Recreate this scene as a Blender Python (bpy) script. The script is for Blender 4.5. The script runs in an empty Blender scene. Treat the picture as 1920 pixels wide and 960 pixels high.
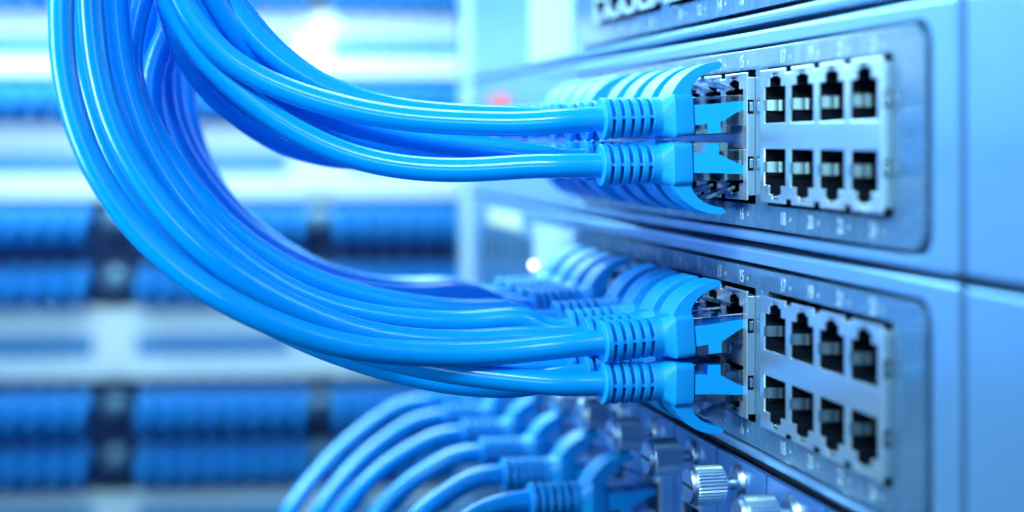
import bpy, math, random
from mathutils import Vector, Matrix, Euler
from mathutils.geometry import tessellate_polygon

random.seed(7)
S = bpy.context.scene
C = S.collection
R = math.radians
S.unit_settings.scale_length = 0.01          # one unit is one centimetre

# ------------------------------------------------------------------ camera
F = 2825.0                                    # focal length in pixels of a 1920 wide frame
PX, PY = 960.0, 263.0                         # principal column and horizon row
TH = math.atan2(654.0, F)                     # yaw of the camera against the switch fronts
CAM = Vector((-12.96, 0.0, 0.0))
FWD = Vector((math.sin(TH), math.cos(TH), 0))
RGT = Vector((math.cos(TH), -math.sin(TH), 0))
cd = bpy.data.cameras.new('camera')
cam = bpy.data.objects.new('camera', cd)
C.objects.link(cam)
cam.location = CAM
cam.rotation_euler = (R(90), 0, -TH)
cd.sensor_width = 36.0
cd.lens = 36.0 * F / 1920.0
cd.shift_y = -(480.0 - PY) / 1920.0
cd.clip_start = 0.5
cd.clip_end = 2000
cd.dof.use_dof = True
cd.dof.focus_distance = 33.9
cd.dof.aperture_fstop = cd.lens / 1000.0 / 0.84
S.camera = cam

# ------------------------------------------------------------------ world and lamps
w = bpy.data.worlds.new('World')
S.world = w
w.use_nodes = True
nt = w.node_tree
bg = nt.nodes['Background']
tc = nt.nodes.new('ShaderNodeTexCoord')
sx = nt.nodes.new('ShaderNodeSeparateXYZ')
mr = nt.nodes.new('ShaderNodeMapRange')
mr.inputs[1].default_value = -1
mr.inputs[2].default_value = 1
rp = nt.nodes.new('ShaderNodeValToRGB')
nt.links.new(tc.outputs['Generated'], sx.inputs[0])
nt.links.new(sx.outputs[2], mr.inputs[0])
nt.links.new(mr.outputs[0], rp.inputs[0])
nt.links.new(rp.outputs[0], bg.inputs[0])
e = rp.color_ramp.elements
e[0].position = 0.25
e[0].color = (0.002, 0.03, 0.20, 1)
e[1].position = 0.85
e[1].color = (0.22, 0.62, 1.0, 1)
m_ = rp.color_ramp.elements.new(0.52)
m_.color = (0.01, 0.25, 0.80, 1)
bg.inputs[1].default_value = 0.32


def area(name, loc, target, sx_, sy_, radiance, col, spread=180):
    l = bpy.data.lights.new(name, 'AREA')
    l.shape = 'RECTANGLE'
    l.size, l.size_y = sx_, sy_
    l.energy = radiance * math.pi * sx_ * sy_
    l.color = col
    l.spread = R(spread)
    o = bpy.data.objects.new(name, l)
    C.objects.link(o)
    o.location = loc
    d = Vector(target) - Vector(loc)
    o.rotation_euler = d.to_track_quat('-Z', 'Y').to_euler()
    return o


area('back_softbox', (-18, 86, 29), (-7, 40, 0), 46, 24, 5.2, (0.44, 0.90, 1.0), 110)
area('ceiling_softbox', (-13, 58, 37), (-9, 39, -3), 34, 18, 6.0, (0.56, 0.91, 1.0), 120)
area('key_softbox', (-32, -2, 36), (-6, 36, 22), 56, 10, 14.0, (0.58, 0.90, 1.0), 88)
area('left_softbox', (-58, 26, 6), (-9, 35, 9), 11, 40, 5.6, (0.56, 0.90, 1.0), 90)
area('fill_softbox', (-18, -30, 4), (-2, 33, 5), 16, 11, 4.8, (0.38, 0.88, 1.0))
area('aisle_lamp', (-62, 94, 27), (-58, 116, 9), 130, 14, 9.0, (0.74, 0.93, 1.0), 95)

S.view_settings.view_transform = 'Standard'
S.view_settings.look = 'None'
S.view_settings.exposure = 0.18
S.view_settings.gamma = 1.0
S.cycles.use_denoising = True
S.cycles.max_bounces = 12
S.cycles.transmission_bounces = 10
S.cycles.caustics_refractive = False
S.cycles.caustics_reflective = False


# ------------------------------------------------------------------ materials
def mat(name, col, rough=0.4, metal=0.0, trans=0.0, ior=1.5, rvar=0.0, cvar=0.0, nscale=3.0,
        bump=0.0, bscale=30.0, emit=0.0, spec=0.5, coat=0.0, stretch=None):
    m = bpy.data.materials.new(name)
    m.use_nodes = True
    t = m.node_tree
    b = t.nodes['Principled BSDF']
    b.inputs['Base Color'].default_value = (*col, 1)
    b.inputs['Roughness'].default_value = rough
    b.inputs['Metallic'].default_value = metal
    b.inputs['IOR'].default_value = ior
    b.inputs['Transmission Weight'].default_value = trans
    b.inputs['Specular IOR Level'].default_value = spec
    b.inputs['Coat Weight'].default_value = coat
    if emit:
        b.inputs['Emission Color'].default_value = (*col, 1)
        b.inputs['Emission Strength'].default_value = emit
    if rvar or cvar or bump:
        co = t.nodes.new('ShaderNodeTexCoord')
        mp = t.nodes.new('ShaderNodeMapping')
        t.links.new(co.outputs['Object'], mp.inputs[0])
        if stretch:
            mp.inputs['Scale'].default_value = stretch
    if rvar or cvar:
        n = t.nodes.new('ShaderNodeTexNoise')
        n.inputs['Scale'].default_value = nscale
        n.inputs['Detail'].default_value = 8
        n.inputs['Roughness'].default_value = 0.65
        t.links.new(mp.outputs[0], n.inputs['Vector'])
        if rvar:
            a = t.nodes.new('ShaderNodeMapRange')
            a.inputs[1].default_value = 0.3
            a.inputs[2].default_value = 0.7
            a.inputs[3].default_value = max(0.02, rough - rvar)
            a.inputs[4].default_value = min(1.0, rough + rvar)
            t.links.new(n.outputs[0], a.inputs[0])
            t.links.new(a.outputs[0], b.inputs['Roughness'])
        if cvar:
            mx = t.nodes.new('ShaderNodeMix')
            mx.data_type = 'RGBA'
            mx.inputs['A'].default_value = (*[c * (1 - cvar) for c in col], 1)
            mx.inputs['B'].default_value = (*[min(1, c * (1 + cvar)) for c in col], 1)
            t.links.new(n.outputs[0], mx.inputs['Factor'])
            t.links.new(mx.outputs['Result'], b.inputs['Base Color'])
    if bump:
        n2 = t.nodes.new('ShaderNodeTexNoise')
        n2.inputs['Scale'].default_value = bscale
        n2.inputs['Detail'].default_value = 4
        t.links.new(co.outputs['Object'], n2.inputs['Vector'])
        bp = t.nodes.new('ShaderNodeBump')
        bp.inputs['Strength'].default_value = bump
        bp.inputs['Distance'].default_value = 0.02
        t.links.new(n2.outputs[0], bp.inputs['Height'])
        t.links.new(bp.outputs[0], b.inputs['Normal'])
    return m


M = dict(
    jacket=mat('blue_cable_pvc', (0.0, 0.30, 0.86), 0.19, spec=0.7, rvar=0.04, cvar=0.04, nscale=3, bump=0.02, bscale=30),
    boot=mat('blue_boot_rubber', (0.0, 0.325, 0.84), 0.46, rvar=0.06, cvar=0.05, nscale=4, bump=0.12, bscale=30),
    insert=mat('blue_wire_insert', (0.0, 0.40, 0.97), 0.45),
    chassis=mat('satin_steel_paint', (0.25, 0.50, 0.85), 0.34, metal=0.6, rvar=0.03, cvar=0.02, nscale=1.2, bump=0.03, bscale=40),
    plate=mat('smudged_grey_plate', (0.12, 0.25, 0.42), 0.24, metal=0.4, rvar=0.17, cvar=0.08, nscale=0.9, stretch=(1, 2.6, 0.7), coat=0.5),
    shield=mat('tinned_port_shield', (0.74, 0.88, 0.98), 0.32, metal=0.85, rvar=0.03, cvar=0.02, nscale=1.5, bump=0.03, bscale=25),
    spring=mat('bright_spring_steel', (0.92, 0.96, 1.0), 0.24, metal=1.0),
    black=mat('black_port_plastic', (0.006, 0.010, 0.020), 0.42, spec=0.25),
    dark=mat('dark_gap_metal', (0.012, 0.02, 0.045), 0.6),
    ink=mat('pale_printed_ink', (0.62, 0.78, 0.95), 0.5),
    nickel=mat('nickel_plated_screw', (0.66, 0.80, 0.94), 0.34, metal=1.0, rvar=0.06, nscale=6),
    card=mat('line_card_paint', (0.06, 0.20, 0.56), 0.36, metal=0.3, rvar=0.08, cvar=0.06, nscale=2),
    red=mat('red_badge', (0.9, 0.16, 0.12), 0.4),
    yellow=mat('yellow_badge', (0.75, 0.80, 0.45), 0.4),
    pale=mat('pale_end_panel', (0.60, 0.78, 0.92), 0.35, metal=0.2),
    led=mat('status_lamp', (0.85, 0.93, 1.0), 0.4, emit=9.0),
    white=mat('white_panel_enamel', (0.68, 0.88, 0.97), 0.45, cvar=0.03, nscale=0.3),
    bgdark=mat('dark_switch_body', (0.010, 0.030, 0.10), 0.6, spec=0.2),
    knob=mat('dull_blue_knob', (0.20, 0.38, 0.52), 0.38, metal=0.9),
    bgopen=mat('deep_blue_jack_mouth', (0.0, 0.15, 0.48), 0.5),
    bgport=mat('blue_jack_insert', (0.0, 0.27, 0.68), 0.5),
    bgplug=mat('blue_rack_plug', (0.0, 0.27, 0.80), 0.5),
)


def clear_mat():
    m = bpy.data.materials.new('clear_polycarbonate')
    m.use_nodes = True
    t = m.node_tree
    t.nodes.remove(t.nodes['Principled BSDF'])
    tr = t.nodes.new('ShaderNodeBsdfTransparent')
    tr.inputs[0].default_value = (0.46, 0.57, 0.78, 1)
    gl = t.nodes.new('ShaderNodeBsdfGlossy')
    gl.inputs['Color'].default_value = (0.9, 0.95, 1, 1)
    gl.inputs['Roughness'].default_value = 0.08
    lw = t.nodes.new('ShaderNodeLayerWeight')
    lw.inputs[0].default_value = 0.5
    pw = t.nodes.new('ShaderNodeMath')
    pw.operation = 'POWER'
    pw.inputs[1].default_value = 4.0
    fr = t.nodes.new('ShaderNodeMath')
    fr.operation = 'MULTIPLY_ADD'
    fr.inputs[1].default_value = 0.85
    fr.inputs[2].default_value = 0.15
    t.links.new(lw.outputs['Facing'], pw.inputs[0])
    t.links.new(pw.outputs[0], fr.inputs[0])
    mx = t.nodes.new('ShaderNodeMixShader')
    t.links.new(fr.outputs[0], mx.inputs[0])
    t.links.new(tr.outputs[0], mx.inputs[1])
    t.links.new(gl.outputs[0], mx.inputs[2])
    t.links.new(mx.outputs[0], t.nodes['Material Output'].inputs[0])
    return m


M['clear'] = clear_mat()


# ------------------------------------------------------------------ mesh helpers
class MB:
    def __init__(self):
        self.v, self.f, self.sm = [], [], []

    def add(self, vs, fs, smooth=False):
        n = len(self.v)
        self.v += [tuple(p) for p in vs]
        for q in fs:
            self.f.append([n + i for i in q])
            self.sm.append(smooth)
        return self

    def box(self, x0, x1, y0, y1, z0, z1):
        vs = [(x, y, z) for x in (x0, x1) for y in (y0, y1) for z in (z0, z1)]
        return self.add(vs, [(0, 1, 3, 2), (4, 6, 7, 5), (0, 4, 5, 1), (2, 3, 7, 6), (0, 2, 6, 4), (1, 5, 7, 3)])

    def loft(self, rings, smooth=True, caps=True):
        k = len(rings[0])
        vs = [p for r in rings for p in r]
        fs = []
        for i in range(len(rings) - 1):
            for j in range(k):
                a, b = i * k + j, i * k + (j + 1) % k
                fs.append((a, b, b + k, a + k))
        n = len(self.v)
        self.add(vs, fs, smooth)
        if caps:
            for q in (list(range(k))[::-1], [len(vs) - k + j for j in range(k)]):
                self.f.append([n + i for i in q])
                self.sm.append(False)
        return self

    def tube(self, pts, r, seg=20, caps=True):
        rings = []
        t0 = (pts[1] - pts[0]).normalized()
        up = Vector((0, 0, 1)) if abs(t0.z) < 0.9 else Vector((1, 0, 0))
        nrm = (up - t0 * up.dot(t0)).normalized()
        for i, p in enumerate(pts):
            a, b = pts[max(0, i - 1)], pts[min(len(pts) - 1, i + 1)]
            t = (b - a).normalized()
            nrm = (nrm - t * nrm.dot(t)).normalized()
            bn = t.cross(nrm)
            rr = r[i] if isinstance(r, list) else r
            rings.append([p + (nrm * math.cos(q) + bn * math.sin(q)) * rr
                          for q in [2 * math.pi * j / seg for j in range(seg)]])
        return self.loft(rings, True, caps)

    def lathe_x(self, prof, cy=0, cz=0, seg=40, smooth=True):
        """prof: list of (x, radius); a ring repeated at one x keeps a hard edge"""
        rings = [[(x, cy + r * math.cos(2 * math.pi * j / seg), cz + r * math.sin(2 * math.pi * j / seg))
                  for j in range(seg)] for x, r in prof]
        return self.loft(rings, smooth, True)

    def prism_y(self, poly, y0, y1):
        """poly of (x, z) extruded along y"""
        n = len(poly)
        vs = [(x, y0, z) for x, z in poly] + [(x, y1, z) for x, z in poly]
        tri = tessellate_polygon([[Vector((x, z, 0)) for x, z in poly]])
        fs = [tuple(t) for t in tri] + [tuple(i + n for i in t[::-1]) for t in tri]
        fs += [(i, (i + 1) % n, n + (i + 1) % n, n + i) for i in range(n)]
        return self.add(vs, fs)

    def plate_x(self, outer, holes, x0, x1):
        """flat plate in the y z plane with holes, between x0 and x1"""
        loops = [outer] + holes
        flat = [p for l in loops for p in l]
        n = len(flat)
        tri = tessellate_polygon([[Vector((y, z, 0)) for y, z in l] for l in loops])
        vs = [(x0, y, z) for y, z in flat] + [(x1, y, z) for y, z in flat]
        fs = [tuple(t) for t in tri] + [tuple(i + n for i in t[::-1]) for t in tri]
        k = 0
        for l in loops:
            m = len(l)
            fs += [(k + i, k + (i + 1) % m, n + k + (i + 1) % m, n + k + i) for i in range(m)]
            k += m
        return self.add(vs, fs)

    def mesh(self, name, material):
        me = bpy.data.meshes.new(name)
        me.from_pydata(self.v, [], self.f)
        me.polygons.foreach_set('use_smooth', self.sm)
        me.materials.append(material)
        import bmesh
        b = bmesh.new()
        b.from_mesh(me)
        bmesh.ops.recalc_face_normals(b, faces=b.faces)
        b.to_mesh(me)
        b.free()
        if any(self.sm):
            me.set_sharp_from_angle(angle=R(20))
        me.update()
        return me

    def build(self, name, material, parent=None, bevel=0.0, seg=2):
        o = put(name, self.mesh(name, material), parent)
        if bevel:
            add_bevel(o, bevel, seg)
        return o


def put(name, me, parent=None):
    o = bpy.data.objects.new(name, me)
    C.objects.link(o)
    if parent:
        o.parent = parent
    return o


def add_bevel(o, wdt, seg=2):
    b = o.modifiers.new('bevel', 'BEVEL')
    b.width = wdt
    b.segments = seg
    b.limit_method = 'ANGLE'
    b.angle_limit = R(40)
    b.harden_normals = False


def thing(name, label, cat, loc=(0, 0, 0), group=None):
    o = bpy.data.objects.new(name, None)
    C.objects.link(o)
    o.empty_display_size = 0.5
    o.location = loc
    o['label'] = label
    o['category'] = cat
    if group:
        o['group'] = group
    return o


def copy_tree(o, parent=None):
    c = o.copy()
    C.objects.link(c)
    c.parent = parent
    for ch in [x for x in o.children]:
        copy_tree(ch, c)
    return c


def rrect(y0, y1, z0, z1, r, k=6):
    pts = []
    for cy, cz, a in ((y1 - r, z1 - r, 0), (y0 + r, z1 - r, 90), (y0 + r, z0 + r, 180), (y1 - r, z0 + r, 270)):
        for i in range(k + 1):
            t = R(a + 90 * i / k)
            pts.append((cy + r * math.cos(t), cz + r * math.sin(t)))
    return pts


def rect(y0, y1, z0, z1):
    return [(y1, z1), (y0, z1), (y0, z0), (y1, z0)]


def P(px, py, z):
    """the point of space at depth z that stands at that place of the view"""
    return CAM + FWD * z + RGT * ((px - PX) / F * z) + Vector((0, 0, -(py - PY) / F * z))


def depth_of(p):
    return (p - CAM).dot(FWD)


# ------------------------------------------------------------------ switches
PITCH = 1.397
COLS = [[30.05 - PITCH * i for i in range(4)],           # ports 17 19 21 23
        [32.42 + PITCH * i for i in range(4)],           # ports 15 13 11 9
        [39.00 + PITCH * i for i in range(4)]]           # ports 7 5 3 1
BLK = [(25.12, 30.86), (31.62, 37.42), (38.20, 44.0)]
Y0, Y1 = 22.92, 63.8
IN = (23.92, 46.6, -2.05, 1.95)                           # the label plate set into the front
XB = -0.25                                                # face of the port blocks


def port_poly(y, s):
    """notched opening of one jack; s = 1 latch notch up, -1 down"""
    h = 0.5625
    p = [(-h, 0.28), (h, 0.28), (h, 1.06), (0.31, 1.06), (0.31, 1.25), (0.17, 1.25), (0.17, 1.345),
         (-0.17, 1.345), (-0.17, 1.25), (-0.31, 1.25), (-0.31, 1.06), (-h, 1.06)]
    return [(y + a, s * b) for a, b in p]


def grow(poly, d):
    n = len(poly)
    ar = sum(poly[i][0] * poly[(i + 1) % n][1] - poly[(i + 1) % n][0] * poly[i][1] for i in range(n))
    sg = 1 if ar > 0 else -1
    out = []
    for i in range(n):
        a, b, c = poly[i - 1], poly[i], poly[(i + 1) % n]
        d1 = Vector((b[0] - a[0], b[1] - a[1])).normalized()
        d2 = Vector((c[0] - b[0], c[1] - b[1])).normalized()
        n1 = Vector((d1.y, -d1.x)) * sg
        n2 = Vector((d2.y, -d2.x)) * sg
        out.append((b[0] + d * (n1.x + n2.x), b[1] + d * (n1.y + n2.y)))
    return out


def number_mesh(txt, size):
    cu = bpy.data.curves.new('n', 'FONT')
    cu.body = txt
    cu.size = size
    cu.align_x = 'CENTER'
    cu.align_y = 'CENTER'
    cu.extrude = 0.003
    to = bpy.data.objects.new('n', cu)
    C.objects.link(to)
    dg = bpy.context.evaluated_depsgraph_get()
    me = bpy.data.meshes.new_from_object(to.evaluated_get(dg))
    bpy.data.objects.remove(to)
    me.materials.clear()
    me.materials.append(M['ink'])
    me.transform(Matrix.Diagonal((0.74, 1, 1, 1)))
    return me


RT = Matrix(((0, 0, -1), (-1, 0, 0), (0, 1, 0))).to_4x4()


def make_switch(z0, label):
    t = thing('network_switch', label, 'network switch', (0, 0, z0), 'rack switches stacked on the right')
    # hollow front frame, then the body behind it
    MB().plate_x(rect(Y0, Y1, -2.38, 2.38), [rrect(IN[0] - 0.12, IN[1] + 0.12, IN[2] - 0.07, IN[3] + 0.07, 0.5)],
                 0, 1.7).build('front_bezel', M['chassis'], t, 0.09, 3)
    MB().box(1.704, 27, Y0 + 0.1, Y1 - 0.1, -2.3, 2.3).build('chassis', M['dark'], t, 0.05)
    holes = [rect(a - 0.03, b + 0.03, -1.52, 1.50) for a, b in BLK]
    ins = MB().plate_x(rrect(IN[0], IN[1], IN[2], IN[3], 0.42), holes, -0.06, 0.25).build('label_plate', M['plate'], t, 0.03, 2)
    for bi, cols in enumerate(COLS):
        for ci, y in enumerate(cols):
            odd = (17 + 2 * ci) if bi == 0 else (15 - 2 * ci if bi == 1 else 7 - 2 * ci)
            for n, zz in ((odd, 1.69), (odd + 1, -1.78)):
                o = put('port_number', number_mesh(str(n), 0.40), ins)
                o.matrix_local = Matrix.Translation((-0.0625, y, zz)) @ RT
                sg = 1 if n % 2 else -1
                tri = [(y - 0.42, zz + 0.02 * sg), (y - 0.34, zz + 0.02 * sg), (y - 0.38, zz - 0.07 * sg)]
                MB().plate_x(tri, [], -0.0635, -0.059).build('port_arrow', M['ink'], ins)
    for bi, cols in enumerate(COLS):
        a, b = BLK[bi]
        out = [(b, 1.43)]
        mids = sorted([(cols[i] + cols[i + 1]) / 2 for i in range(3)], reverse=True)
        for m in mids:
            out += [(m + 0.15, 1.43), (m + 0.15, 1.33), (m - 0.15, 1.33), (m - 0.15, 1.43)]
        out += [(a, 1.43), (a, -1.43)]
        for m in mids[::-1]:
            out += [(m - 0.15, -1.43), (m - 0.15, -1.33), (m + 0.15, -1.33), (m + 0.15, -1.43)]
        out += [(b, -1.43)]
        blk = MB().plate_x(out, [port_poly(y, s) for y in cols for s in (1, -1)], XB, XB + 0.04)
        blk.plate_x(rect(a + 0.004, b - 0.004, -1.326, 1.326), [rect(a + 0.05, b - 0.05, -1.325 + 0.04, 1.325 - 0.04)], XB + 0.041, 0.02)
        blk = blk.build('port_block', M['shield'], t, 0.015, 2)
        for y in cols:
            for s in (1, -1):
                pp = grow(port_poly(0, s), 0.006)
                n = len(pp)
                mb = MB()
                vs = [(XB + 0.035, q, z) for q, z in pp] + [(1.1, q, z) for q, z in pp]
                mb.add(vs, [(i, (i + 1) % n, n + (i + 1) % n, n + i) for i in range(n)])
                tri = tessellate_polygon([[Vector((q, z, 0)) for q, z in pp]])
                mb.add([(1.1, q, z) for q, z in pp], [tuple(k) for k in tri])
                # guide rib on the far wall
                mb.box(XB + 0.10, 1.0, 0.52, 0.562, s * 0.83 - 0.03, s * 0.83 + 0.03)
                pk = mb.build('jack', M['black'], blk)
                pk.location = (0, y, 0)
                prof = [(XB - 0.012, 0.585), (XB - 0.012, 0.555), (XB + 0.06, 0.54), (XB + 0.30, 0.475), (XB + 0.37, 0.45),
                        (XB + 0.47, 0.485), (XB + 0.62, 0.54), (XB + 0.62, 0.552), (XB + 0.47, 0.50), (XB + 0.37, 0.466),
                        (XB + 0.30, 0.49), (XB + 0.06, 0.553)]
                vs = [(x, q, s * 0.67 - 0.115) for x, q in prof] + [(x, q, s * 0.67 + 0.115) for x, q in prof]
                n = len(prof)
                mb = MB()
                tri = tessellate_polygon([[Vector((q, z, 0)) for q, z in prof]])
                mb.add(vs, [tuple(k) for k in tri] + [tuple(i + n for i in k[::-1]) for k in tri] +
                       [(i, (i + 1) % n, n + (i + 1) % n, n + i) for i in range(n)])
                sp = mb.build('ground_spring', M['spring'], blk)
                sp.location = (0, y, 0)
        for zz in (0.67, -0.60):
            MB().box(XB + 0.015, XB + 0.16, a - 0.006, a + 0.02, zz - 0.17, zz + 0.15).build('side_slot', M['black'], blk)
            MB().box(XB + 0.065, XB + 0.145, a - 0.016, a + 0.01, zz - 0.11, zz + 0.09).build('side_spring', M['spring'], blk, 0.008)
    # rack ears
    MB().box(0.06, 0.36, 17.5, Y0 - 0.16, -2.36, 2.36).build('rack_ear', M['chassis'], t, 0.06)
    MB().box(-0.05, 0.25, Y1 + 0.05, Y1 + 2.0, -2.36, 2.36).build('rack_ear', M['pale'], t, 0.06)
    return t


SWZ = (0.09, -4.81, 4.99)
sw = make_switch(SWZ[0], 'middle grey network switch with two rows of plugs and a red badge')
sw_low = copy_tree(sw)
sw_low.location.z = SWZ[1]
sw_low['label'] = 'lower grey network switch with dark framed label plate, yellow badge and thumbscrews below it'
sw_top = copy_tree(sw)
sw_top.location.z = SWZ[2]
sw_top['label'] = 'topmost grey network switch cut by the upper edge, its ports all empty'
MB().box(-0.05, 0.0, 56.3, 60.0, 1.15, 1.75).build('badge', M['red'], sw, 0.02)
MB().box(-0.05, 0.0, 54.5, 60.0, 1.45, 2.05).build('badge', M['yellow'], sw_low, 0.02)
MB().box(-0.10, -0.001, 52.6, 61.4, -2.1, 1.35).build('end_panel', M['plate'], sw_low, 0.03)
MB().box(-0.05, 0.0, 47.0, 52.3, -2.1, 1.8).build('end_panel', M['pale'], sw_low, 0.03)
MB().lathe_x([(-0.14, 0.0), (-0.13, 0.05), (-0.10, 0.09), (-0.02, 0.09)], 52.3, 0.35, 20).build('status_lamp', M['led'], sw_low)  # small white emissive dot between the two end panels
MB().box(-0.05, 0.0, 47.2, 53.0, -2.2, 2.2).build('end_panel', M['pale'], sw_top, 0.03)

# rails that carry the devices
for nm, lab, y0, y1 in (('rack_post', 'pale rack post at the far ends of the stacked switches', 65.9, 69.0),
                        ('rack_post', 'rack post behind the near ears of the stacked switches', 15.0, 20.6)):
    t = thing(nm, lab, 'rack post', (0, 0, -14))
    MB().box(0.42, 5.0, y0, y1, -4, 28).build('rail', M['chassis'] if y0 > 40 else M['dark'], t, 0.1)

# ------------------------------------------------------------------ line cards under the switches
CZ0, CZ1 = -11.95, -7.36
CW = 3.05
CY = [23.35 + CW * i for i in range(13)]
fr = thing('module_chassis', 'dark chassis frame holding the blue line cards below the switches', 'module chassis', (0, 0, -9.7))
MB().box(0.3, 27, 22.2, 63.6, -2.6, 2.36).build('housing', M['dark'], fr, 0.05)
MB().box(-0.12, 0.29, 22.0, 63.6, -3.0, -2.3).build('rail', M['chassis'], fr, 0.04)
MB().box(0.06, 0.36, 17.5, 21.8, -3.0, 2.36).build('rack_ear', M['chassis'], fr, 0.06)


def make_card():
    t = thing('line_card', 'x', 'line card', (0, CY[0], 0), 'line cards with thumbscrews')
    h = CW / 2 - 0.05
    op = (-0.57, 0.57, -9.95, -9.08)
    MB().plate_x(rect(-h, h, CZ0, CZ1), [rect(*op)], -0.06, 0.1).build('faceplate', M['card'], t, 0.025, 2)
    mb = MB()
    mb.plate_x(rect(op[0] - 0.14, op[1] + 0.14, op[2] - 0.14, op[3] + 0.14), [rect(op[0] + 0.01, op[1] - 0.01, op[2] + 0.01, op[3] - 0.01)], -0.16, -0.061)
    jf = mb.build('jack_frame', M['shield'], t, 0.015)
    mb = MB()
    n = 4
    pp = rect(op[0] - 0.005, op[1] + 0.005, op[2] - 0.005, op[3] + 0.005)
    mb.add([(-0.05, a, b) for a, b in pp] + [(0.28, a, b) for a, b in pp],
           [(i, (i + 1) % n, n + (i + 1) % n, n + i) for i in range(n)] + [(4, 5, 6, 7)])
    mb.build('jack', M['black'], jf)
    # narrow slots low on the plate
    for i in range(5):
        MB().box(-0.066, -0.05, -0.9 + 0.4 * i, -0.72 + 0.4 * i, -11.6, -10.6).build('vent_slot', M['black'], t)
    ts = MB().lathe_x([(-0.06, 0.0), (-0.06, 0.43), (-0.10, 0.43), (-0.14, 0.41), (-0.20, 0.39), (-0.20, 0.37), (-0.225, 0.34), (-0.225, 0.0)],
                      0, -7.86, 48).build('thumbscrew', M['nickel'], t)
    prof = [(-0.22, 0.13)]
    x = -0.24
    while x > -0.52:
        prof += [(x, 0.15), (x - 0.03, 0.125)]
        x -= 0.05
    prof += [(-0.58, 0.13)]
    MB().lathe_x(prof, 0, -7.86, 24).build('thread', M['nickel'], ts)
    # knurled head with a screwdriver slot
    seg = 72
    kn = MB()

    def ring(x, r, k):
        return [(x, (r - (k if j % 2 else 0)) * math.cos(2 * math.pi * j / seg), -7.86 + (r - (k if j % 2 else 0)) * math.sin(2 * math.pi * j / seg)) for j in range(seg)]
    kn.loft([ring(-0.52, 0.30, 0), ring(-0.52, 0.43, 0.0), ring(-0.56, 0.465, 0.03), ring(-1.18, 0.465, 0.03), ring(-1.22, 0.43, 0.0),
             ring(-1.28, 0.42, 0), ring(-1.34, 0.38, 0), ring(-1.34, 0.0001, 0)], False)
    hd = kn.build('knurled_head', M['nickel'], ts)
    MB().box(-1.344, -1.31, -0.36, 0.36, -7.90, -7.82).build('slot', M['dark'], ts)
    return t


card = make_card()
NAMES = ['nearest', 'second', 'third', 'fourth', 'fifth', 'sixth', 'seventh', 'eighth', 'ninth', 'tenth', 'eleventh', 'twelfth', 'thirteenth']
for i, y in enumerate(CY):
    c = card if i == 0 else copy_tree(card)
    c.location.y = y
    c['label'] = f'blue line card with a silver thumbscrew, {NAMES[i]} from the right below the lower switch'


# ------------------------------------------------------------------ patch cables
def sec(x, ry, rz, p, n=40, cz=0.0):
    pts = []
    for j in range(n):
        a = 2 * math.pi * j / n
        c, s_ = math.cos(a), math.sin(a)
        pts.append((x, ry * math.copysign(abs(c) ** (2 / p), c), cz + rz * math.copysign(abs(s_) ** (2 / p), s_)))
    return pts


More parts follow.
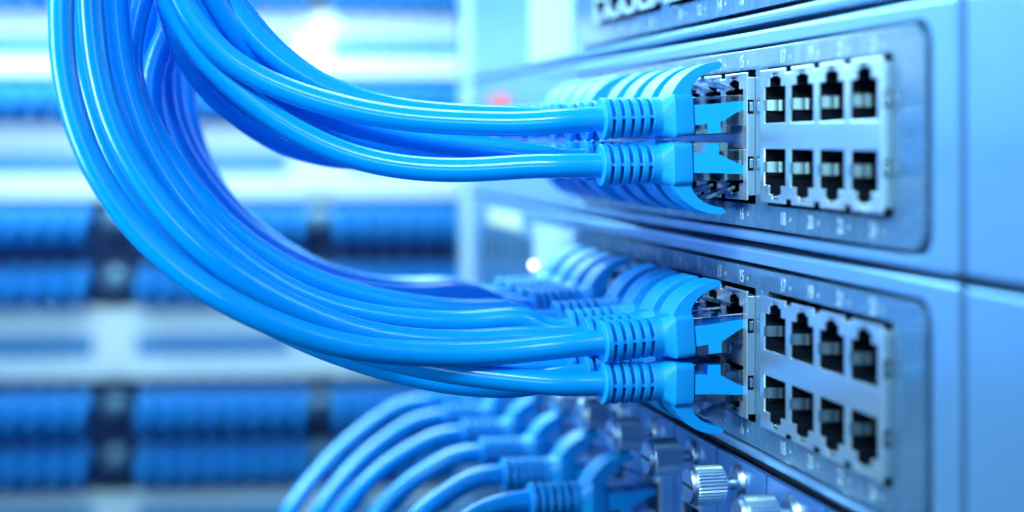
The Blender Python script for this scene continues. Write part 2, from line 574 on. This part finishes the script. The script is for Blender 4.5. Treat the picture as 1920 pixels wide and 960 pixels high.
def cable_meshes(s):
    """meshes of one plug, port face at x = 0, cable leaving towards -x; s = 1 latch up, -1 down"""
    out = {}
    mb = MB()
    prof = [(-3.42, 0.30), (-3.42, 0.455), (-3.40, 0.472), (-3.29, 0.472), (-3.27, 0.455)]
    x = -3.27
    for i in range(5):
        r = 0.462 - 0.006 * i
        prof += [(x, 0.20), (x + 0.085, 0.20), (x + 0.085, r - 0.015), (x + 0.10, r), (x + 0.205, r), (x + 0.22, r - 0.015)]
        x += 0.22
    prof = prof[:-3]
    rings = [sec(a, b, b, 2) for a, b in prof]
    xe = prof[-1][0]
    rings += [sec(xe + 0.02, 0.438, 0.438, 2), sec(-2.12, 0.438, 0.438, 2), sec(-2.07, 0.445, 0.442, 2.1), sec(-1.84, 0.56, 0.488, 9), sec(-1.45, 0.56, 0.475, 9), sec(-1.42, 0.55, 0.468, 9), sec(-1.40, 0.53, 0.45, 9)]
    mb.loft(rings, True)
    for yy in (-1, 1):
        mb.box(-3.36, -2.15, yy * 0.31 - 0.11, yy * 0.31 + 0.11, -0.035, 0.035)
        mb.box(-3.36, -2.15, -0.035, 0.035, yy * 0.31 - 0.11, yy * 0.31 + 0.11)
    out['strain_relief_boot'] = mb.mesh('strain_relief_boot', M['boot'])
    outer = [(-1.90, 0.44), (-1.83, 0.56), (-1.74, 0.69), (-1.62, 0.82), (-1.48, 0.93), (-1.32, 1.03), (-1.15, 1.10), (-0.97, 1.15), (-0.82, 1.168), (-0.72, 1.175),
             (-0.665, 1.155), (-0.64, 1.11), (-0.65, 1.05), (-0.70, 1.012), (-0.82, 0.99)]
    inner = [(-0.97, 0.95), (-1.11, 0.885), (-1.23, 0.80), (-1.33, 0.70), (-1.39, 0.60), (-1.41, 0.52), (-1.405, 0.47), (-1.40, 0.43)]
    mb = MB()
    mb.prism_y([(a, s * b) for a, b in outer + inner], -0.44, 0.44)
    out['latch_guard'] = mb.mesh('latch_guard', M['boot'])
    # clear housing with a stepped belly
    mb = MB()
    poly = [(-1.41, 0.40), (0.55, 0.40), (0.55, -0.30), (-0.56, -0.30), (-0.58, -0.46), (-1.41, -0.46)]
    mb.prism_y([(a, s * b) for a, b in poly], -0.555, 0.555)
    out['clear_plug'] = mb.mesh('clear_plug', M['clear'])
    mb = MB()
    poly = [(-1.39, 0.215), (-1.0, 0.22), (-0.7, 0.235), (-0.45, 0.255), (-0.10, 0.255), (-0.10, 0.11), (-0.30, 0.05), (-0.52, -0.055), (-0.72, -0.165),
            (-0.79, -0.185), (-0.80, -0.435), (-1.10, -0.435), (-1.11, -0.215), (-1.25, -0.235), (-1.39, -0.24)]
    mb.prism_y([(a, s * b) for a, b in poly], -0.558, 0.558)
    out['wire_insert'] = mb.mesh('wire_insert', M['insert'])
    mb = MB()
    poly = [(0.25, 0.405), (0.25, 0.47), (-0.05, 0.52), (-0.92, 0.82), (-1.0, 0.82), (-1.02, 0.76), (-0.95, 0.72), (-0.1, 0.43), (-0.05, 0.405)]
    mb.prism_y([(a, s * b) for a, b in poly], -0.17, 0.17)
    out['release_latch'] = mb.mesh('release_latch', M['clear'])
    return out


MESH = {1: cable_meshes(1), -1: cable_meshes(-1)}


def smooth_path(pts, step=0.22):
    """centripetal Catmull-Rom through the points, resampled"""
    q = [pts[0] * 2 - pts[1]] + pts + [pts[-1] * 2 - pts[-2]]
    out = []
    for i in range(1, len(q) - 2):
        p0, p1, p2, p3 = q[i - 1:i + 3]
        t0 = 0
        t1 = t0 + max(1e-4, (p1 - p0).length) ** 0.5
        t2 = t1 + max(1e-4, (p2 - p1).length) ** 0.5
        t3 = t2 + max(1e-4, (p3 - p2).length) ** 0.5
        n = max(2, int((p2 - p1).length / step))
        for k in range(n):
            t = t1 + (t2 - t1) * k / n
            a1 = p0 * ((t1 - t) / (t1 - t0)) + p1 * ((t - t0) / (t1 - t0))
            a2 = p1 * ((t2 - t) / (t2 - t1)) + p2 * ((t - t1) / (t2 - t1))
            a3 = p2 * ((t3 - t) / (t3 - t2)) + p3 * ((t - t2) / (t3 - t2))
            b1 = a1 * ((t2 - t) / (t2 - t0)) + a2 * ((t - t0) / (t2 - t0))
            b2 = a2 * ((t3 - t) / (t3 - t1)) + a3 * ((t - t1) / (t3 - t1))
            out.append(b1 * ((t2 - t) / (t2 - t1)) + b2 * ((t - t1) / (t2 - t1)))
    out.append(pts[-1])
    for _ in range(6):
        out = [out[0], out[1]] + [(out[i - 1] + out[i] * 2 + out[i + 1]) / 4 for i in range(2, len(out) - 2)] + out[-2:]
    return out


def patch_cable(y, z, s, tilt, path, zend, label, group, x=XB + 0.24, radius=0.278, hold=0.0):
    t = thing('patch_cable', label, 'network cable', (x, y, z), group)
    # the cable passes the gap between plug and socket walls with a little play
    t.rotation_euler = (random.uniform(-0.035, 0.035), tilt, random.uniform(-0.03, 0.03))
    mw = Matrix.Translation(t.location) @ t.rotation_euler.to_matrix().to_4x4()
    inv = mw.inverted()
    me = MESH[s]
    boot = put('strain_relief_boot', me['strain_relief_boot'], t)
    g = put('latch_guard', me['latch_guard'], boot)
    add_bevel(g, 0.035, 3)
    cp = put('clear_plug', me['clear_plug'], t)
    add_bevel(cp, 0.02, 2)
    wi = put('wire_insert', me['wire_insert'], cp)
    rl = put('release_latch', me['release_latch'], cp)
    add_bevel(rl, 0.015, 2)
    rear = mw @ Vector((-3.36, 0, 0))
    out1 = mw @ Vector((-3.7, 0, 0))
    out2 = mw @ Vector((-4.2, 0, 0))
    zs = depth_of(out2)
    ref = [out2]
    cum = [0.0]
    last = None
    first = Vector((PX + (out2 - CAM).dot(RGT) / zs * F, PY - out2.z / zs * F))
    for p in path:
        v = Vector(p)
        a = last if last is not None else first
        cum.append(cum[-1] + (v - a).length)
        last = v
    pts = [rear, out1, out2]
    for p, c in zip(path, cum[1:]):
        u = c / max(1.0, min(cum[-1], 780.0))
        u = min(1.0, u)
        u = u * u * (3 - 2 * u)
        pts.append(P(p[0], p[1], zs + (zend - zs) * u))
    sp = [inv @ p for p in smooth_path(pts)]
    MB().tube(sp, radius, 24).build('cable_jacket', M['jacket'], t)
    return t


PY_ = COLS[1] + COLS[2]                                    # from the nearest plugged port to the farthest
UT = [
    ([(1000, 232), (880, 231), (750, 222), (630, 199), (520, 163), (440, 122), (385, 72), (345, 10), (315, -70), (300, -170)], 33.00),
    ([(1000, 222), (850, 216), (720, 200), (610, 164), (520, 110), (455, 45), (410, -25), (380, -110), (365, -190)], 34.10),
    ([(950, 228), (800, 222), (700, 203), (600, 158), (520, 100), (455, 25), (410, -50), (390, -150)], 34.65),
    ([(950, 232), (800, 228), (660, 208), (550, 160), (465, 90), (405, 5), (370, -80), (355, -180)], 33.55),
    ([(900, 240), (740, 236), (600, 200), (500, 135), (420, 50), (375, -40), (350, -150)], 35.20),
    ([(880, 245), (720, 245), (580, 215), (480, 165), (400, 95), (350, 10), (325, -80), (310, -170)], 35.60),
    ([(860, 250), (700, 255), (560, 230), (460, 180), (385, 110), (335, 20), (315, -80), (305, -170)], 36.10),
    ([(850, 262), (720, 280), (620, 280), (530, 255), (450, 210), (390, 150), (345, 80), (315, 0), (300, -90), (290, -180)], 36.50),
]
UB = [
    ([(1000, 311), (870, 319), (760, 314), (660, 293), (570, 255), (490, 205), (420, 148), (360, 80), (315, 0), (285, -90), (270, -180)], 33.35),
    ([(1050, 298), (950, 285), (850, 270), (740, 252), (640, 228), (540, 190), (450, 140), (380, 75), (330, 0), (300, -90), (285, -180)], 33.80),
    ([(980, 300), (860, 300), (740, 285), (620, 255), (520, 215), (440, 165), (375, 100), (325, 20), (298, -70), (285, -170)], 34.30),
    ([(960, 300), (850, 305), (740, 295), (640, 275), (540, 240), (455, 190), (385, 120), (335, 40), (305, -60), (290, -170)], 34.80),
    ([(900, 290), (780, 298), (690, 300), (600, 292), (530, 270), (460, 228), (400, 178), (358, 125), (325, 50), (303, -40), (290, -170)], 35.80),
    ([(900, 290), (780, 296), (690, 290), (600, 272), (530, 245), (460, 205), (400, 155), (350, 90), (320, 10), (300, -80), (288, -170)], 36.50),
    ([(880, 288), (780, 292), (680, 285), (590, 262), (510, 225), (440, 175), (380, 115), (335, 40), (310, -50), (295, -170)], 37.00),
    ([(870, 284), (760, 285), (660, 274), (570, 247), (490, 205), (425, 150), (370, 85), (330, 5), (308, -80), (295, -170)], 37.50),
]
LT = [
    ([(1000, 655), (900, 664), (780, 663), (650, 650), (520, 610), (410, 556), (320, 493), (245, 418), (187, 333), (147, 243), (122, 145), (114, 45), (118, -60), (130, -170)], 31.6),
    ([(1000, 632), (900, 640), (800, 640), (700, 628), (600, 598), (490, 545), (400, 484), (315, 402), (250, 310), (205, 215), (180, 110), (170, 0), (170, -80), (180, -170)], 32.5),
    ([(1000, 598), (880, 605), (760, 600), (650, 583), (550, 548), (460, 492), (375, 415), (310, 328), (262, 235), (236, 150), (221, 60), (216, -40), (222, -170)], 34.2),
    ([(980, 586), (850, 582), (720, 564), (600, 530), (490, 475), (400, 400), (325, 308), (270, 215), (243, 130), (255, 30), (280, -50), (310, -150)], 35.4),
    ([(900, 550), (780, 556), (660, 546), (550, 514), (450, 458), (370, 375), (312, 285), (283, 205), (285, 130), (312, 65), (345, 0), (370, -70), (390, -160)], 37.0),
    ([(880, 541), (770, 547), (660, 530), (550, 489), (455, 425), (380, 345), (330, 265), (306, 190), (308, 115), (330, 40), (350, -40), (365, -160)], 38.4),
    ([(870, 540), (750, 541), (645, 524), (545, 481), (458, 413), (390, 335), (344, 255), (324, 170), (328, 90), (345, 10), (355, -70), (365, -160)], 40.2),
    ([(860, 537), (740, 538), (640, 522), (545, 478), (460, 415), (402, 345), (364, 262), (347, 170), (350, 90), (362, 10), (372, -70), (380, -160)], 41.8),
]
LB = [
    ([(1000, 715), (880, 702), (760, 680), (640, 647), (520, 597), (420, 538), (340, 470), (270, 388), (215, 300), (178, 200), (155, 100), (146, 0), (146, -80), (155, -170)], 33.5),
    ([(1000, 722), (900, 723), (800, 710), (700, 684), (600, 650), (500, 602), (405, 540), (320, 462), (255, 375), (208, 280), (182, 190), (168, 90), (165, -20), (170, -170)], 34.9),
    ([(980, 692), (860, 674), (740, 640), (620, 595), (510, 540), (420, 475), (345, 395), (285, 305), (240, 210), (212, 110), (202, 0), (205, -170)], 35.9),
    ([(960, 690), (840, 665), (720, 625), (600, 570), (500, 510), (420, 440), (350, 355), (300, 260), (270, 160), (270, 60), (285, -50), (300, -170)], 37.6),
    ([(950, 680), (830, 650), (710, 608), (600, 558), (505, 500), (425, 430), (360, 345), (312, 255), (290, 160), (292, 60), (305, -50), (315, -170)], 39.0),
    ([(940, 670), (830, 640), (710, 600), (610, 555), (515, 495), (435, 425), (370, 340), (325, 250), (305, 160), (308, 60), (318, -50), (325, -170)], 40.4),
    ([(930, 660), (820, 630), (710, 590), (610, 545), (520, 490), (440, 420), (380, 340), (338, 255), (320, 165), (320, 70), (328, -40), (335, -170)], 41.8),
    ([(920, 650), (820, 620), (710, 580), (610, 535), (520, 480), (445, 410), (385, 330), (345, 250), (330, 165), (332, 70), (340, -40), (345, -170)], 43.0),
]
ORD = ['first', 'second', 'third', 'fourth', 'fifth', 'sixth', 'seventh', 'last']
for rows, z, s, tilt, where, sname, szz in (
        (UT, 0.53, 1, -0.035, 'top', 'middle', SWZ[0]), (UB, -0.60, -1, 0.0, 'bottom', 'middle', SWZ[0]),
        (LT, 0.53, 1, -0.075, 'top', 'lower', SWZ[1]), (LB, -0.64, -1, 0.0, 'bottom', 'lower', SWZ[1])):
    for i, (path, zend) in enumerate(rows):
        patch_cable(PY_[i], szz + z, s, tilt + random.uniform(-0.02, 0.02), path, zend,
                    f'blue patch cable, {ORD[i]} plug from the right in {where} row of the {sname} switch',
                    f'cables in the {where} row of the {sname} switch')
MC = [
    ([(905, 958), (845, 1000), (800, 1070)], 38.5),
    ([(868, 908), (808, 946), (758, 998), (725, 1070)], 41.5),
    ([(828, 868), (768, 906), (714, 958), (672, 1020), (650, 1075)], 44.5),
    ([(795, 831), (730, 870), (672, 923), (622, 990), (592, 1065)], 46.5),
    ([(760, 801), (697, 846), (638, 906), (590, 976), (560, 1060)], 48.0),
    ([(732, 772), (660, 824), (595, 890), (540, 966), (510, 1060)], 49.0),
]
for i, (path, zend) in enumerate(MC):
    patch_cable(CY[5 + i], -9.5, 1, 0.0, path, zend,
                f'blurred blue cable arching down from the line cards, {ORD[i] if i < 5 else "last"} from the right',
                'cables plugged into the line cards', x=-0.16, radius=0.29)

# ------------------------------------------------------------------ the rack across the aisle
ZB = 100.0
PXC = ZB / F
BM = Matrix.Translation(P(430, PY, ZB)) @ Matrix.Rotation(-TH * 0.6, 4, 'Z')


def bpos(px, py, d=0.0):
    return BM @ Vector(((px - 430) * PXC, d, -(py - PY) * PXC))


def bthing(name, label, cat, px, py, d=0.0, group=None):
    t = thing(name, label, cat, (0, 0, 0), group)
    t.matrix_world = Matrix.Translation(bpos(px, py, d)) @ BM.to_3x3().to_4x4()
    return t


XL, XR = -260, 905
HW = (XR - XL) / 2 * PXC
XM = (XL + XR) / 2


def bx(px):
    return (px - XM) * PXC


BOLT = (222, 600, -160)
panels = [(-330, -195, -262, 'white patch panel above the picture edge at the top of the rear rack'),
          (22, 142, 88, 'bright white patch panel nearest the top of the rear rack'),
          (234, 371, 306, 'white patch panel second from the top of the rear rack'),
          (577, 708, 645, 'light blue patch panel in the middle of the rear rack below the cables'),
          (922, 1050, 965, 'dim teal patch panel at the bottom edge of the rear rack')]
for a, b, c, lab in panels[1:]:
    t = bthing('jack_strip', lab, 'patch panel', XM, (a + b) / 2, 0, 'patch panels of the rear rack')
    h = (b - a) / 2 * PXC
    MB().box(-HW - 22, HW, 0, 3, -h, h).build('panel_plate', M['white'], t, 0.12)
    zc = -(c - (a + b) / 2) * PXC
    px = -240
    while px < 890:
        if all(abs(px - (q - 30 if c < 100 else q)) > 42 for q in BOLT):
            o = MB().box(bx(px) - 0.66, bx(px) + 0.66, -0.05, 0.0, zc - 0.62, zc + 0.62).build('jack', M['bgport'], t, 0.04)
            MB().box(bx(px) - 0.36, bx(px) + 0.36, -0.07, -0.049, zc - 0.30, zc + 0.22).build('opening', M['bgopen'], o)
        px += 40
    for q in BOLT[:2]:
        q2 = q - 30 if c < 100 else q
        MB().box(bx(q2) - 0.75, bx(q2) + 0.75, -0.12, 0.0, -h * 0.8, h * 0.8).build('bracket', M['white'], t, 0.1)

plug_boot = MB()
for r0 in (0,):
    rings = []
    for y, a, p in ((0.1, 0.54, 6), (-0.7, 0.54, 6), (-0.85, 0.55, 3), (-0.95, 0.50, 2), (-1.9, 0.42, 2)):
        rings.append([(q[1], y, q[2]) for q in sec(0, a, a, p, 20)])
    plug_boot.loft(rings, True)
me_boot = plug_boot.mesh('boot', M['bgplug'])
gd = MB()
gd.add([(x, y, z) for x in (-0.36, 0.36) for y, z in ((-0.75, 0.42), (-0.35, 0.95), (0.0, 1.0), (0.0, 0.82), (-0.25, 0.75), (-0.45, 0.42))],
       [(0, 1, 2, 3, 4, 5)[::-1], (6, 7, 8, 9, 10, 11)] + [(i, (i + 1) % 6, 6 + (i + 1) % 6, 6 + i) for i in range(6)])
me_guard = gd.mesh('latch_guard', M['bgplug'])
cbl = MB().tube([Vector(p) for p in ((0, -1.8, 0), (0, -2.2, -0.05), (0, -2.5, -0.25), (0, -2.65, -0.6), (0, -2.6, -1.0), (0, -2.3, -1.25), (0, -1.7, -1.4), (0, -1.2, -1.45), (0, -0.1, -1.48))], 0.36, 14)
me_cable = cbl.mesh('cable_jacket', M['bgplug'])
proto = None

racks = [(-190, 16, ((-20, 'just above the top white patch panel'),), 'dark rack switch at the upper picture edge above the white panels'),
         (146, 230, ((180, 'between the top two white patch panels'),), 'dark single row rack switch between the top two white patch panels'),
         (375, 573, ((410, 'directly under the second white patch panel'), (523, 'directly above the middle light blue patch panel')), 'dark two row rack switch behind the middle of the cable loops'),
         (712, 915, ((758, 'directly under the middle light blue patch panel'), (856, 'just above the dim bottom patch panel')), 'darkest two row rack switch low at the left of the picture')]
for a, b, rows, lab in racks:
    t = bthing('rack_switch', lab, 'network switch', XM, (a + b) / 2, 0, 'dark switches of the rear rack')
    h = (b - a) / 2 * PXC
    MB().box(-HW - 22, HW, 0.5, 8, -h, h).build('body', M['bgdark'], t, 0.1)
    for rpy, where in rows:
        zc = -(rpy - (a + b) / 2) * PXC
        for q in BOLT[:2]:
            lt = MB()
            lt.lathe_x([(-1.3, 0.0), (-1.3, 0.34), (-1.2, 0.42), (-0.75, 0.46), (-0.7, 0.78), (-0.6, 0.86), (-0.3, 0.88), (0.5, 0.88)], 0, 0, 36)
            lo = lt.build('fixing_knob', M['knob'], t)
            lo.rotation_euler = (0, 0, R(90))
            lo.location = (bx(q), 0.0, zc)
        px = -240
        while px < 885:
            if all(abs(px - q) > 38 for q in BOLT):
                seg = 'left of' if px < 222 else ('between' if px < 600 else 'right of')
                lab2 = {'left of': f'blurred blue plug left of the silver knobs, {where}',
                        'between': f'blurred blue plug between the two silver knobs, {where}',
                        'right of': f'blurred blue plug right of both silver knobs, {where}'}[seg]
                if proto is None:
                    k = bthing('network_plug', lab2, 'plug', px, rpy, 0.4)
                    put('boot', me_boot, k)
                    put('latch_guard', me_guard, k)
                    put('cable_jacket', me_cable, k)
                    proto = k
                else:
                    k = copy_tree(proto)
                    k.matrix_world = Matrix.Translation(bpos(px, rpy, 0.4)) @ BM.to_3x3().to_4x4()
                    k['label'] = lab2
                k['group'] = f'plugs {seg} the knobs, {where}'
            px += 40
t = bthing('rack_cabinet', 'pale upright post of the rear rack beside the far switch ends', 'rack cabinet', 930, 400, 0)
MB().box(-0.9, 2.2, -1.0, 9, -26, 26).build('post', M['white'], t, 0.2)
MB().box(-0.5 - 2 * HW, -0.9, 9, 10, -26, 26).build('back_panel', M['bgdark'], t)
